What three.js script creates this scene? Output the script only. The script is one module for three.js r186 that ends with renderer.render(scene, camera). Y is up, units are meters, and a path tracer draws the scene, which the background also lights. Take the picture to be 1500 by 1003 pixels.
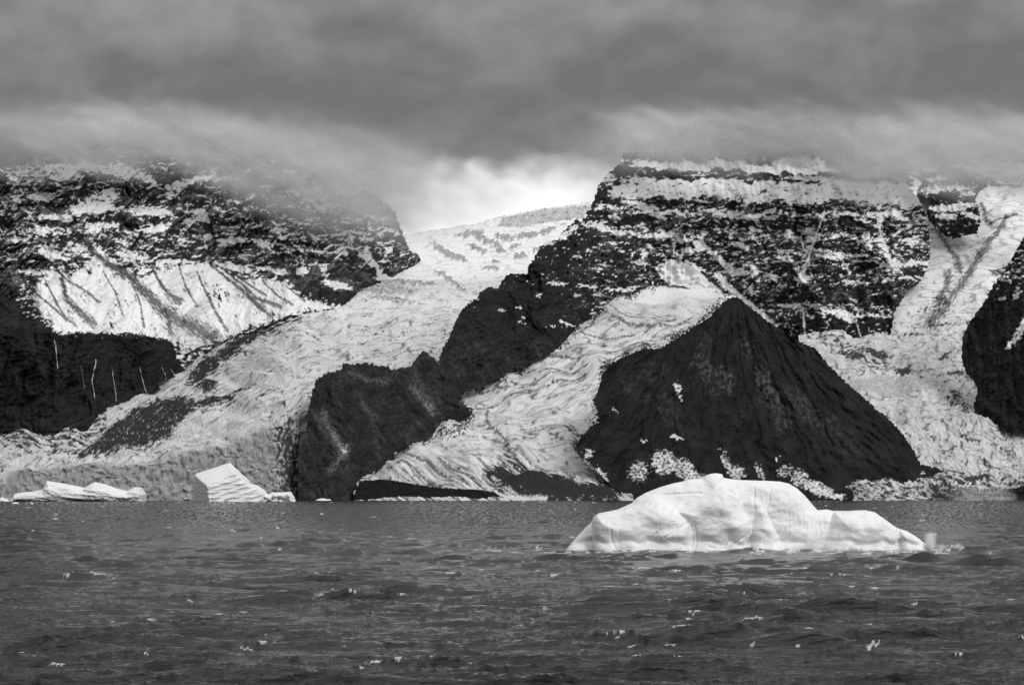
import * as THREE from 'three';
import { createNoise2D, createNoise3D } from 'simplex-noise';

// ---------------------------------------------------------------- camera, sky, sun, exposure
// The photograph is 1500 x 1003. The lens sees F photo pixels per radian; the camera stands EYE metres above the water, level, with the lens shifted up.
const F = 4000, CX = 750, HY = 724, EYE = 12;
const scene = new THREE.Scene();
const camera = new THREE.PerspectiveCamera(2 * Math.atan(501.5 / F) * 180 / Math.PI, 1500 / 1003, 1, 60000);
camera.position.set(0, EYE, 0);
camera.lookAt(0, EYE, -100);
camera.setViewOffset(1500, 1003, 0, 501.5 - HY, 1500, 1003);
camera.updateProjectionMatrix();
const renderer = new THREE.WebGLRenderer({ antialias: true });
renderer.setSize(1024, 684);
renderer.toneMapping = THREE.LinearToneMapping;
renderer.toneMappingExposure = 1.12;
renderer.shadowMap.enabled = true;

function rng(seed) { let a = seed >>> 0; return () => { a = (a + 0x6D2B79F5) | 0; let t = Math.imul(a ^ (a >>> 15), 1 | a); t = (t + Math.imul(t ^ (t >>> 7), 61 | t)) ^ t; return ((t ^ (t >>> 14)) >>> 0) / 4294967296; }; }
const n2 = createNoise2D(rng(11)), n2b = createNoise2D(rng(23)), n3 = createNoise3D(rng(5));
const clamp = (x, a = 0, b = 1) => x < a ? a : x > b ? b : x;
const lerp = (a, b, t) => a + (b - a) * t;
const smooth = (a, b, x) => { const t = clamp((x - a) / (b - a)); return t * t * (3 - 2 * t); };
const fbm = (x, y, o = 4) => { let s = 0, a = 0.5, n = 0; for (let i = 0; i < o; i++) { s += a * n2(x, y); n += a; a *= 0.5; x = x * 2.03 + 17.3; y = y * 2.03 - 9.1; } return s / n; };
const ridged = (x, y, o = 4) => { let s = 0, a = 0.5, n = 0; for (let i = 0; i < o; i++) { s += a * (1 - 2 * Math.abs(n2b(x, y))); n += a; a *= 0.5; x = x * 2.1 + 5.7; y = y * 2.1 + 3.3; } return s / n; };
const table = (pts) => (x) => { if (x <= pts[0][0]) return pts[0][1]; for (let i = 1; i < pts.length; i++) if (x <= pts[i][0]) { const [a, p] = pts[i - 1], [b, q] = pts[i]; return lerp(p, q, (x - a) / (b - a)); } return pts[pts.length - 1][1]; };
const soften = (f, r) => (x) => (f(x - r) + 2 * f(x - r / 2) + 2 * f(x) + 2 * f(x + r / 2) + f(x + r)) / 8;
const rough4 = (x, y) => { let s = 0, a = 1, n = 0; for (let i = 0; i < 4; i++) { s += a * n2(x, y); n += a; a *= .6; x = x * 1.97 + 11.7; y = y * 1.97 + 4.1; } return s / n; };
const stair = (t) => { const i = Math.floor(t), f = t - i; return i + smooth(.5, 1, f) - t; };
const world = (px, py, d) => [(px - CX) * d / F, EYE + (HY - py) * d / F, -d];

const thin = (x, y, sx, sy, w) => smooth(w, w * .35, Math.abs(n2b(x / sx, y / sy)));   // thin winding lines

// An overcast sky: a low grey deck near the horizon that grows brighter towards the zenith, with one thin bright place low over the ice cap.
{
  const W = 4096, H = 2048, data = new Float32Array(W * H * 4);
  const deck = table([[0, .2], [4, .2], [6, .185], [7, .165], [8, .158], [9, .18], [10.3, .235], [14, .26], [20, .28], [32, .5], [45, .68], [90, .9]]);
  for (let r = 0; r < H; r++) {
    const el = ((r + .5) / H - .5) * 180;
    for (let c = 0; c < W; c++) {
      let L = .1;
      if (el > 0) {
        const az = ((c + .5) / W - .25) * 360, u = az > 180 ? az - 360 : az;
        L = deck(el + .9 * (el < 20 ? n2(u / 7, el / 4) + .5 * n2b(u / 2.6, el / 1.4) : 0));
        if (el < 30) {
          const warp = n2(u / 6, el / 3) * .6;
          L *= 1 + (.12 * n2b(u / 4.5 + warp, el / 1.5) + .09 * n2(u / 1.6 + warp, el / .8 + 40) + .06 * n2b(u / .7 + warp, el / .4) + .03 * n2(u / .3, el / .2)) * smooth(30, 14, el);
          if (u > -9 && u < 9) {
            const px = CX + F * Math.tan(u * Math.PI / 180), py = HY - F * Math.tan(el * Math.PI / 180);
            const wob = 14 * n2(px / 70, py / 40) + 6 * n2b(px / 25, py / 16);
            const g = Math.exp(-(((px - 705 - (py - 270) * .2) / 195) ** 2)) * smooth(218 + wob, 280 + wob, py + (px - 750) * .08);
            L = lerp(L, 1.05, clamp(g * 1.3));
          }
        }
      }
      const i = (r * W + c) * 4; data[i] = L; data[i + 1] = L; data[i + 2] = L; data[i + 3] = 1;
    }
  }
  const sky = new THREE.DataTexture(data, W, H, THREE.RGBAFormat, THREE.FloatType);
  sky.mapping = THREE.EquirectangularReflectionMapping; sky.magFilter = THREE.LinearFilter; sky.minFilter = THREE.LinearFilter; sky.needsUpdate = true;
  scene.background = sky; scene.environment = sky;
}
const sun = new THREE.DirectionalLight(new THREE.Color(1, 1, 1), 1.5);
sun.name = 'veiled_sun';
sun.position.set(4600, 5000, 1200); sun.target.position.set(0, 0, -4500);
sun.castShadow = true; sun.shadow.radius = 34; sun.shadow.mapSize.set(2048, 2048);
Object.assign(sun.shadow.camera, { left: -4000, right: 4000, top: 4000, bottom: -4000, near: 10, far: 20000 });
scene.add(sun, sun.target);

// ---------------------------------------------------------------- helpers
const grey = (v, rough = 1, extra = {}) => new THREE.MeshStandardMaterial({ color: new THREE.Color().setRGB(v, v, v), roughness: rough, ...extra });
function tag(o, label, category, kind, group) { o.userData.label = label; if (category) o.userData.category = category; if (kind) o.userData.kind = kind; if (group) o.userData.group = group; o.castShadow = o.receiveShadow = true; return o; }
function polyDist(poly) {                                   // signed distance, positive inside
  const n = poly.length;
  return (x, y) => {
    let best = 1e18, inside = false;
    for (let i = 0, j = n - 1; i < n; j = i++) {
      const ax = poly[j][0], ay = poly[j][1], bx = poly[i][0], by = poly[i][1], ex = bx - ax, ey = by - ay;
      const t = clamp(((x - ax) * ex + (y - ay) * ey) / (ex * ex + ey * ey || 1)), dx = ax + ex * t - x, dy = ay + ey * t - y, q = dx * dx + dy * dy;
      if (q < best) best = q;
      if ((ay > y) !== (by > y) && x < ex * (y - ay) / ey + ax) inside = !inside;
    }
    return inside ? Math.sqrt(best) : -Math.sqrt(best);
  };
}
function lineDist(pts, x, y) {                              // [distance, share of the way along]
  let best = 1e18, at = 0;
  for (let i = 1; i < pts.length; i++) {
    const [ax, ay] = pts[i - 1], ex = pts[i][0] - ax, ey = pts[i][1] - ay, t = clamp(((x - ax) * ex + (y - ay) * ey) / (ex * ex + ey * ey)), q = (ax + ex * t - x) ** 2 + (ay + ey * t - y) ** 2;
    if (q < best) { best = q; at = (i - 1 + t) / (pts.length - 1); }
  }
  return [Math.sqrt(best), at];
}
const blobs = (list) => (x, y) => { let m = 0; const wx = 4.5 * n2(x / 12, y / 8) + 2 * n2b(x / 4.3, y / 3.6); y += 2.4 * n2b(x / 10, y / 7) + 1.1 * n2(x / 3.9, y / 3.3); x += wx; for (const [cx, cy, rx, ry, v, a = 0] of list) { let dx = x - cx, dy = y - cy; if (Math.abs(dx) > rx * 1.5 + ry || Math.abs(dy) > rx * 1.5 + ry) continue; if (a) { const c = Math.cos(a * .01745), s = Math.sin(a * .01745), t = dx * c + dy * s; dy = -dx * s + dy * c; dx = t; } const q = 1 - (dx * dx) / (rx * rx) - (dy * dy) / (ry * ry); if (q > -.6) { const k = v * smooth(-.6, .5, q); if (k > m) m = k; } } return m; };

// A piece of terrain. Its outline is traced in photo pixels, every point stands at its own distance (depth, metres), lift raises it (metres), tone gives the albedo.
// Along its outline it turns back and down, so that crests have a far side.
function terrain({ poly, step = 1.3, ystep, jag = 0, jagSize = 9, depth, lift, tone, back = 240, down = 60 }) {
  const sd0 = polyDist(poly), sd = jag ? (x, y) => sd0(x, y) + jag * (n2(x / jagSize, y / jagSize) + .6 * n2b(x / jagSize * 2.7, y / jagSize * 2.7)) : sd0;
  ystep = ystep || step;
  const xs = poly.map(p => p[0]), ys = poly.map(p => p[1]), x0 = Math.min(...xs) - 4, y0 = Math.min(...ys) - 4, nx = Math.ceil((Math.max(...xs) + 4 - x0) / step), ny = Math.ceil((Math.max(...ys) + 4 - y0) / ystep);
  const S = new Float32Array((nx + 1) * (ny + 1)), id = new Int32Array(S.length).fill(-1), P = [], C = [], I = [];
  for (let j = 0; j <= ny; j++) for (let i = 0; i <= nx; i++) S[j * (nx + 1) + i] = sd(x0 + i * step, y0 + j * ystep);
  const lim = -.75 * step;
  const vert = (i, j) => {
    const k = j * (nx + 1) + i;
    if (id[k] < 0) {
      let x = x0 + i * step, y = y0 + j * ystep;
      if (S[k] < 0) { const gx = sd(x + .4, y) - sd(x - .4, y), gy = sd(x, y + .4) - sd(x, y - .4), g = Math.hypot(gx, gy) || 1; x += gx / g * -S[k]; y += gy / g * -S[k]; }
      const d0 = depth(x, y), w = world(x, y, d0), c = tone(x, y, (depth(x, y - .7) - depth(x, y + .7)) / 1.4);
      if (lift) w[1] += lift(x, y);
      id[k] = P.length / 3; P.push(w[0], w[1], w[2]); C.push(c, c, c);
    }
    return id[k];
  };
  for (let j = 0; j < ny; j++) for (let i = 0; i < nx; i++) {
    const k = j * (nx + 1) + i;
    if (S[k] < lim || S[k + 1] < lim || S[k + nx + 1] < lim || S[k + nx + 2] < lim) continue;
    const a = vert(i, j), b = vert(i + 1, j), c = vert(i, j + 1), d = vert(i + 1, j + 1);
    I.push(a, c, b, b, c, d);
  }
  const edges = new Map(), N = P.length / 3;
  for (let t = 0; t < I.length; t += 3) for (let e = 0; e < 3; e++) { const a = I[t + e], b = I[t + (e + 1) % 3], key = Math.min(a, b) * N + Math.max(a, b); if (edges.has(key)) edges.delete(key); else edges.set(key, [a, b]); }
  const far = new Map(), dup = (a) => { if (!far.has(a)) { far.set(a, P.length / 3); P.push(P[a * 3], P[a * 3 + 1] - down, P[a * 3 + 2] - back); C.push(C[a * 3], C[a * 3], C[a * 3]); } return far.get(a); };
  const px = (v) => CX + P[v * 3] * F / -P[v * 3 + 2], py = (v) => HY - (P[v * 3 + 1] - EYE) * F / -P[v * 3 + 2];
  for (const [a, b] of edges.values()) { const mx = (px(a) + px(b)) / 2, my = (py(a) + py(b)) / 2; if (sd0(mx, my + 4) < sd0(mx, my) + 3) continue; const c = dup(a), d = dup(b); I.push(b, a, c, b, c, d); }
  const g = new THREE.BufferGeometry();
  g.setAttribute('position', new THREE.Float32BufferAttribute(P, 3)); g.setAttribute('color', new THREE.Float32BufferAttribute(C, 3)); g.setIndex(I); g.computeVertexNormals();
  return g;
}
// thin winding bands that lie along a direction, faded over from one direction to the next down the ice stream
const along = (x, y, stops, fn) => { let s = 0; for (let i = 0; i < stops.length; i++) { const [y1, deg] = stops[i], y0 = i ? stops[i - 1][0] : -1e9, y2 = i + 1 < stops.length ? stops[i + 1][0] : 1e9, w = y <= y1 ? (i ? smooth(y0, y1, y) : 1) : (y2 < 1e8 ? 1 - smooth(y1, y2, y) : 1); if (w > .002) { const [u, v] = turned(x, y, deg); s += w * fn(u + i * 300, v); } } return s; };
const landMaterial = new THREE.MeshPhysicalMaterial({ vertexColors: true, roughness: 1, specularIntensity: .12, color: 0xffffff, side: THREE.DoubleSide });
let triangles = 0;
function land(name, label, spec) {
  const g = terrain(spec), m = new THREE.Mesh(g, landMaterial); m.name = name; tag(m, label, null, 'structure'); scene.add(m); triangles += g.index.count / 3;
  return m;
}
const SNOW = .84, ROCK = .026;
const rockTone = (x, y) => ROCK * (1 + .5 * fbm(x / 40, y / 25) + .4 * fbm(x / 9, y / 5) + .3 * n2(x / 4, y / 3) + .2 * n2b(x / 1.9, y / 1.9));
// snow lies where the share p of cover beats a noise of drifts and specks
const cover = (p, x, y) => p < .05 ? 0 : smooth(-.07, .07, p - .5 - .6 * rough4(x / 15, y / 7.5) - .1 * n2b(x / 2.3, y / 1.9));
// a dusting of dry snow in the cracks, too fine to see one by one
const dusted = (x, y, k) => .13 * smooth(.1, .8, fbm(x / 26, y / 16) + .45 * n2b(x / 2.6, y / 2) + .25 * k);
const ledge = (t) => { const f = t - Math.floor(t); return smooth(.5, .72, f) * smooth(1, .9, f); };
const snowOn = (p, x, y, rock) => lerp(rock, SNOW * (1 + .05 * n2(x / 9, y / 7)), cover(p, x, y));

// ---------------------------------------------------------------- distances of the ice streams
const frontTop = table([[-80, 705], [0, 700], [60, 684], [200, 679], [330, 656], [440, 604], [900, 600]]);
const dLeft = (x, y) => { const t = frontTop(x), over = Math.max(0, t - y); return 5340 + 60 * smooth(412, 446, x) + 320 * smooth(480, 620, x) + .8 * (733 - Math.max(y, t)) + 4.5 * over + .0125 * over * over; };
const dMid = (x, y) => 5345 + 4.3 * (727 - y);
const dRight = (x, y) => y > 714 ? 5345 + .5 * (733 - y) : 5354 + 4.6 * (714 - y);
const turned = (x, y, deg) => { const c = Math.cos(deg * .01745), s = Math.sin(deg * .01745); return [x * c + y * s, -x * s + y * c]; };

// ---------------------------------------------------------------- sea
const waves = [];
{
  const r = rng(77);
  for (let i = 0; i < 46; i++) { const lam = 1.3 * Math.pow(14, i / 45) * (.9 + .2 * r()), dir = Math.PI / 2 + .35 + (r() + r() + r() - 1.5) * .95, k = 2 * Math.PI / lam; waves.push([k * Math.cos(dir), k * Math.sin(dir), r() * 6.283, .0105 * Math.pow(lam, .92) * lerp(.25, 1.1, smooth(2.2, 7, lam))]); }
}
const seaHeight = (x, z, spacing, row) => {
  let h = 0; const gust = .75 + .5 * n2(x / 60, z / 90);
  for (const [kx, kz, ph, a] of waves) { const lam = 6.283 / Math.hypot(kx, kz); if (lam < spacing * .45) continue; h += a * Math.sin(kx * x + kz * z + ph + .7 * n2b(x / 23, z / 23)); }
  h *= gust * .95;
  // sharp-crested wavelets of every size that the mesh can still hold
  let c = 0;
  for (let k = 0, q = .4; k < 5; k++, q *= 1.75) { if (q < row * .8) continue; const m = smooth(-.05, .6, n2b(x / (q * 7) + k * 31, z / (q * 5))); if (m > 0) c += .16 * Math.min(q, 1.7) * m * (1 - Math.abs(n2(x / (q * 4.2) + .2 * n2b(x / q / 2, z / q) + k * 13, z / q))) ** 4; }
  return h * .62 + .4 * h * Math.abs(h) + c * (.6 + .6 * gust);
};
// breaking crests: photo x, y, width, height
const caps = [[120, 870, 26, 5], [105, 845, 26, 4], [145, 846, 30, 2], [55, 847, 10, 3], [515, 876, 15, 4], [420, 851, 8, 3], [788, 835, 9, 5], [812, 844, 14, 2], [990, 839, 34, 4], [940, 832, 25, 3], [1242, 842, 50, 5], [1316, 835, 22, 4], [1180, 834, 14, 5], [1155, 833, 14, 2], [1275, 833, 12, 3], [1353, 863, 10, 5], [1280, 948, 22, 8], [1472, 888, 20, 6], [1482, 896, 14, 3], [998, 890, 10, 4], [970, 868, 8, 4], [583, 971, 96, 10], [360, 949, 22, 5], [385, 945, 14, 4], [320, 899, 10, 2], [278, 879, 10, 3], [20, 892, 12, 3], [612, 779, 8, 4], [650, 780, 10, 2], [213, 963, 12, 5], [485, 939, 10, 3], [1105, 910, 34, 4], [1185, 922, 14, 4], [1091, 875, 8, 5], [1345, 887, 8, 3], [905, 938, 30, 4], [590, 877, 18, 3], [660, 841, 16, 2], [1345, 915, 8, 2], [455, 844, 36, 3], [1130, 946, 20, 3], [1250, 861, 10, 2], [1000, 928, 30, 3], [342, 778, 9, 3]];
{
  const r = rng(31);
  for (let i = 0; i < 170; i++) { const y = 735 + 250 * r() ** 1.7, s = (y - 724) / 90; caps.push([-40 + 1580 * r(), y, 3 + 8 * r() * (.5 + s), .8 + 1.1 * r() * (.5 + s)]); }
  for (let i = 0; i < 60; i++) caps.push([1100 + 290 * r(), 803 + 9 * r(), 5 + 22 * r(), 1.5 + 2 * r()]);           // wash along the iceberg
  for (let i = 0; i < 26; i++) caps.push([860 + 260 * r(), 806 + 4 * r(), 5 + 14 * r(), 1 + 1 * r()]);
  for (let i = 0; i < 14; i++) caps.push([1372 + 40 * r(), 799 + 7 * r(), 5 + 10 * r(), 2 + 2 * r()]);
  for (let i = 0; i < 12; i++) caps.push([690 + 150 * r(), 803 + 8 * r(), 10 + 20 * r(), 1 + 1 * r()]);
}
const capRows = new Map();
for (const c of caps) for (let b = Math.floor((c[1] - c[3] - 2) / 8); b <= Math.floor((c[1] + c[3] + 2) / 8); b++) { if (!capRows.has(b)) capRows.set(b, []); capRows.get(b).push(c); }
const foamAt = (px, py) => { let m = 0; for (const [x, y, w, h] of capRows.get(Math.floor(py / 8)) || []) { const dx = (px - x) / (w * .55), dy = (py - y - .3 * h * n2(px / 9, y) + (h > 7 ? .06 * (px - x) : 0)) / (h > 7 ? h * .28   : .5 + h * .09), q = 1 - dx * dx - dy * dy; if (q > 0) m = Math.max(m, q); } return m > 0 ? smooth(.15, .6, m + .45 * n2(px / 9, py / 1.1) + .4 * n2b(px / 3.6, py / .8) + .06) : 0; };
const capHeight = (px, py) => { let m = 0; for (const [x, y, w, h] of capRows.get(Math.floor(py / 8)) || []) { const dx = (px - x) / (w * .7), dy = (py - y) / (.8 + h * .16), q = dx * dx + dy * dy; if (q < 4) m = Math.max(m, .22 * h * Math.exp(-q) * (.8 + .4 * n2(px / 8, y))); } return m; };
{
  const P = [], C = [], U = [], I = [], cols = [], rows = [];
  for (let x = -60; x <= 1560; x += 1.5) cols.push(x);
  for (let k = 1; k <= 24; k++) { const a = .2 + (k / 24) ** 2 * 1.2; cols.push(CX + F * Math.tan(a)); cols.unshift(CX - F * Math.tan(a)); }
  for (let y = 730.6; y <= 745; y += .34) rows.push(y);
  for (let y = 745.45; y <= 1030; y += .64) rows.push(y);
  for (let y = 1035, s = 8; y < 6000; y += s, s *= 1.25) rows.push(y);
  for (let j = 0; j < rows.length; j++) {
    const py = rows[j], d = EYE * F / (py - HY), gap = Math.max(1.7 * d / F, (EYE * F / (rows[Math.max(0, j - 1)] - HY) - d) * .5), near = py < 1030;
    for (const px of cols) {
      const x = (px - CX) * d / F, z = -d, inner = px >= -60 && px <= 1560 && near;
      const y = inner ? seaHeight(x, z, Math.min(gap, 6), EYE * F / (rows[Math.max(0, j - 1)] - HY) - d) : 0, behind = j ? P[P.length - cols.length * 3 + 1] : y;
      // foam sits on the crests and runs down their backs
      const f = inner ? foamAt(px, py) * (py > 812 ? smooth(-5 * d / F, -1 * d / F, y - behind) : 1) : 0;
      P.push(x, inner ? y + capHeight(px, py) * d / F : 0, z);
      U.push(x / 11, z / 11);
      const c = .005 + .7 * f; C.push(c, c, c);
    }
  }
  const w = cols.length;
  for (let j = 0; j + 1 < rows.length; j++) for (let i = 0; i + 1 < w; i++) { const a = j * w + i; I.push(a, a + w, a + 1, a + 1, a + w, a + w + 1); }
  // the water behind and beside the camera
  const ring = [[-40000, -900], [40000, -900], [40000, 30000], [-40000, 30000]], base = P.length / 3;
  for (const [x, z] of ring) { P.push(x, -2.5, z); U.push(x / 11, z / 11); C.push(.005, .005, .005); }
  I.push(base, base + 2, base + 1, base, base + 3, base + 2);
  const g = new THREE.BufferGeometry();
  g.setAttribute('position', new THREE.Float32BufferAttribute(P, 3)); g.setAttribute('color', new THREE.Float32BufferAttribute(C, 3)); g.setAttribute('uv', new THREE.Float32BufferAttribute(U, 2)); g.setIndex(I); g.computeVertexNormals();
  // far off, where waves are finer than the mesh, their slopes live in the normals
  const N = g.attributes.normal.array;
  for (let j = 0; j < rows.length; j++) { const d = EYE * F / (rows[j] - HY), a = .2 * smooth(500, 1500, d); if (a > 0) for (let i = 0; i < w; i++) { const k = (j * w + i) * 3, px = cols[i]; N[k] += a * n2(px / 4, rows[j] * 1.3); N[k + 2] += .45 * a + a * (n2b(px / 9, rows[j] * 1.1) + .6 * n2(px / 3.5 + 90, rows[j] * 2)); const q = 1 / Math.hypot(N[k], N[k + 1], N[k + 2]); N[k] *= q; N[k + 1] *= q; N[k + 2] *= q; } }
  // ripples, a tile of 11 m: whole numbers of waves across it
  const T = 512, data = new Uint8Array(T * T * 4), r = rng(9), rip = [];
  for (let i = 0; i < 54; i++) { const k = 4 * Math.pow(6.5, r()), a = Math.PI / 2 + (r() + r() - 1) * 1.3; rip.push([Math.round(k * Math.cos(a)), Math.round(k * Math.sin(a)), r() * 6.283, 4 / k]); }
  let tot = 0; for (const q of rip) tot += q[3] * q[3]; tot = Math.sqrt(tot / 2);
  for (let j = 0; j < T; j++) for (let i = 0; i < T; i++) { let h = 0; for (const [a, b, ph, m] of rip) h += m * Math.sin(6.28319 * (a * i + b * j) / T + ph); const v = clamp(127 + 42 * h / tot, 0, 255), k = (j * T + i) * 4; data[k] = data[k + 1] = data[k + 2] = v; data[k + 3] = 255; }
  const bump = new THREE.DataTexture(data, T, T); bump.wrapS = bump.wrapT = THREE.RepeatWrapping; bump.magFilter = THREE.LinearFilter; bump.needsUpdate = true;
  const m = new THREE.MeshPhysicalMaterial({ vertexColors: true, roughness: .1, ior: 1.33, bumpMap: bump, bumpScale: .13, specularIntensity: .2 });
  const sea = new THREE.Mesh(g, m); sea.name = 'sea'; tag(sea, 'dark choppy sea with small breaking whitecaps', null, 'structure'); scene.add(sea); triangles += I.length / 3;
}

// ---------------------------------------------------------------- far ice cap in the gap
land('ice_cap', 'pale ice cap edge with broken ice cliffs far back in the gap under bright cloud', {
  poly: [[560, 352], [640, 337], [700, 327], [735, 317], [790, 306], [850, 298], [900, 292], [930, 292], [930, 410], [560, 410]], step: 1.6, jag: .8,
  depth: (x, y) => 8000 + (410 - y) * 9 - 25 * ridged(x / 50, y / 16),
  lift: (x, y) => 5 * ridged(x / 22, y / 7) + 2 * n2(x / 5, y / 3),
  tone: (x, y) => { const cl = polyDist([[735, 320], [790, 308], [870, 300], [870, 318], [800, 326], [765, 334], [730, 332]])(x, y); const ice = cl > 0 ? .5 + .2 * n2(x / 3, y / 3) : .84; const dirt = smooth(.3, .5, fbm(x / 30, y / 8)) * .45 * (.6 + .4 * n2(x / 3, y / 2)); return clamp(ice - dirt, .2, .86); },
});

// ---------------------------------------------------------------- left glacier
const moraineL = polyDist([[40, 667], [125, 661], [128, 655], [150, 640], [175, 620], [205, 600], [230, 588], [262, 584], [288, 588], [345, 575], [375, 564], [345, 583], [290, 603], [262, 620], [250, 637], [228, 651], [190, 663], [120, 668]]);
const moraineL2 = polyDist([[282, 572], [290, 563], [305, 561], [318, 567], [312, 576], [298, 580]]);
const moraineL3 = polyDist([[270, 565], [278, 545], [300, 525], [335, 500], [380, 478], [430, 462], [440, 466], [385, 492], [350, 518], [312, 545], [290, 560]]);
const marginL = polyDist([[-60, 625], [150, 620], [160, 640], [120, 664], [40, 668], [-60, 664]]);
const cornerL = polyDist([[396, 620], [430, 600], [445, 640], [445, 735], [395, 735], [405, 690]]);
const dirL = [[430, 1], [500, -8], [590, -22], [680, -12]];
const outcropsL = blobs([[690, 344, 20, 4, 1, -6], [716, 355, 20, 4, 1, 22], [700, 366, 16, 3, .9, 28], [655, 372, 20, 3, 1, 30], [676, 380, 14, 3, .9, 20], [740, 349, 14, 4, .9, 8], [764, 376, 10, 3.5, 1, -8], [735, 369, 9, 3.5, .9, 8], [718, 394, 12, 3, .9, 8], [772, 346, 18, 4, .8, -6], [800, 340, 16, 4, .8, -20], [728, 385, 6, 2, .8], [640, 362, 12, 2.5, .8, 35], [755, 362, 12, 2, .7, -15], [790, 366, 12, 2.5, .7, -20], [560, 425, 60, 8, .5, 4], [600, 415, 50, 4, .55, 3], [660, 412, 30, 2.5, .7, 35], [575, 440, 40, 4, .5, 8], [700, 432, 8, 2, .7]]);
land('glacier', 'broad crevassed glacier flowing from the cloudy gap down to an ice front in the sea, left of the dark ridge', {
  poly: [[-60, 610], [100, 600], [200, 555], [280, 500], [420, 440], [520, 400], [560, 350], [640, 336], [880, 330], [880, 350], [830, 365], [800, 385], [770, 420], [735, 435], [695, 462], [672, 510], [655, 540], [560, 560], [485, 568], [468, 600], [458, 650], [452, 735], [-60, 735]], step: 1.25, ystep: 1.1,
  depth: (x, y) => { const t = frontTop(x); return dLeft(x, y) - (y > t - 14 && x < 450 ? smooth(t - 14, t + 6, y) * (8 * fbm(x / 20, y / 15, 5) + 3 * ridged(x / 9, y / 14, 2)) : 0); },
  lift: (x, y) => {
    const low = smooth(520, 640, y), up = smooth(430, 400, y), w = 2.5 * n2(x / 60, y / 30);
    let h = along(x, y + w, dirL, (u, v) => lerp(3.2, 5.5, low) * ridged(u / 46, v / 7, 3) + 1.3 * n2(u / 9, v / 2.6)) + .5 * n2b(x / 3, y / 1.9);
    h *= smooth(frontTop(x) + 4, frontTop(x) - 12, y) * .85 + .15;
    h += 8 * smooth(-4, 6, Math.max(moraineL(x, y), moraineL2(x, y))) + 10 * n2(x / 80, y / 30) * smooth(430, 480, y);
    return y > 730 ? h * .2 : h * lerp(1, .55, up) + (y < 445 ? 7 * outcropsL(x, y) : 0);
  },
  tone: (x, y) => {
    const w = 2.2 * n2(x / 60, y / 30), f = frontTop(x);
    let t = lerp(.76, .6, smooth(440, 520, y)) + .08 * fbm(x / 40, y / 16);
    if (y < 410) t = .84 + .03 * n2(x / 12, y / 5);
    { const o = outcropsL(x, y); if (o > .1) t = lerp(t, .3 + .12 * n2(x / 4, y / 3), .85 * smooth(.3, .6, o + .35 * rough4(x / 9, y / 4))); }
    // meltwater dust gathered in thin bands along the crevasses
    const mask = .5 + .5 * n2(x / 45, y / 18);
    t *= 1 - along(x, y + w, dirL, (u, v) => .86 * Math.max(thin(u, v, 105, 10.5, .15) * (.15 + .85 * mask), thin(u + 50, v, 52, 6.2, .19) * smooth(-.2, .5, n2b(x / 34, y / 15))) * lerp(.35, 1, smooth(400, 470, y)) + .2 * smooth(.1, .7, n2(u / 8, v / 2.2)) * smooth(420, 500, y));
    t *= 1 - .3 * smooth(0, .6, fbm(x / 55, y / 20) - .15) * smooth(430, 470, y);
    if (y > f - 8) t = lerp(t, .31 + .14 * fbm(x / 14, y / 8) + .08 * n2b(x / 2.4, y / 2.4), smooth(f - 8, f + 8, y) * (x < 400 ? 1 : .6));
    const streak = n2(x / 17, (y + x * .35) / 3.2) + .5 * n2b(x / 4, y / 2);
    const m = Math.max(moraineL(x, y) + 5 * streak, moraineL2(x, y) + 2 * streak, moraineL3(x, y) - 1 + 7 * streak);
    t = lerp(t, .035 + .02 * n2(x / 3, y / 2) + (n2b(x / 20, (y + x * .42) / 2) + .3 * n2(x / 4, y / 3) > .74 ? .3 : 0), smooth(-1.5, 1.5, m));
    const g = marginL(x, y); if (g > -6) t = lerp(t, .04, smooth(-.05, .25, n2(x / 30, (y - x * .12) / 4) + .4 * n2b(x / 9, y / 2.5) - .15 + g * .01 - .6 * smooth(645, 668, y)));
    const c = cornerL(x, y); if (c > -14) t = lerp(t, .06, smooth(-.2, .3, c / 22 + .8 * n2(x / 7, y / 9) + .3 * n2b(x / 2.5, y / 3) - .35));
    return clamp(t, .025, .84);
  },
});

// ---------------------------------------------------------------- left mountain
const contactL0 = table([[-80, 632], [0, 632], [92, 630], [140, 622], [157, 600], [170, 589], [217, 582], [235, 568], [262, 548], [297, 522], [317, 502], [362, 490], [425, 461], [500, 454], [525, 427], [550, 417], [585, 400], [617, 381], [700, 370]]);
const contactL = soften(contactL0, 26);
const stepsOf = (list, cliff) => { const C = new Float32Array(760); let c = 0; for (let s = 0; s < 760; s++) { let k = cliff; for (const [a, b, q] of list) if (s >= a && s < b) k = q; c += k; C[s] = c; } return (s) => { s = clamp(s, 0, 758); const i = Math.floor(s); return lerp(C[i], C[i + 1], s - i); }; };
const stepsL = stepsOf([[240, 262, 2.2], [286, 296, 2], [304, 316, 2.4], [330, 341, 2.4], [349, 358, 2], [370, 379, 2], [385, 488, 1.7], [596, 640, 1.4]], .5);
const bandL = (x, y) => y + 7 * n2(x / 90, 3) + 3 * n2b(x / 25, y / 40) + (x > 360 ? (x - 360) * .06 : 0);
const depthMtnL = (x, y) => {
  const yc = contactL(x), w = 10 * n2(x / 60, y / 60);
  const but = 34 * ridged((x + w + y * .35) / 95, y / 260, 2) * smooth(0, 40, yc - y) + 12 * ridged((x + w + y * .5) / 26, y / 80, 3) + 5 * fbm(x / 9, y / 10, 4) - 4.5 * stair((bandL(x, y) + 4 * n2(x / 38, y / 30)) / 9);
  const calm = 1 - .4 * smooth(10, 40, x) * smooth(490, 450, x) * smooth(378, 400, y) * smooth(496, 484, y);
  return dLeft(x, yc) - 14 + stepsL(bandL(x, yc)) - stepsL(bandL(x, Math.min(y, yc))) - but * calm - Math.max(0, y - yc) * .3;
};
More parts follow.
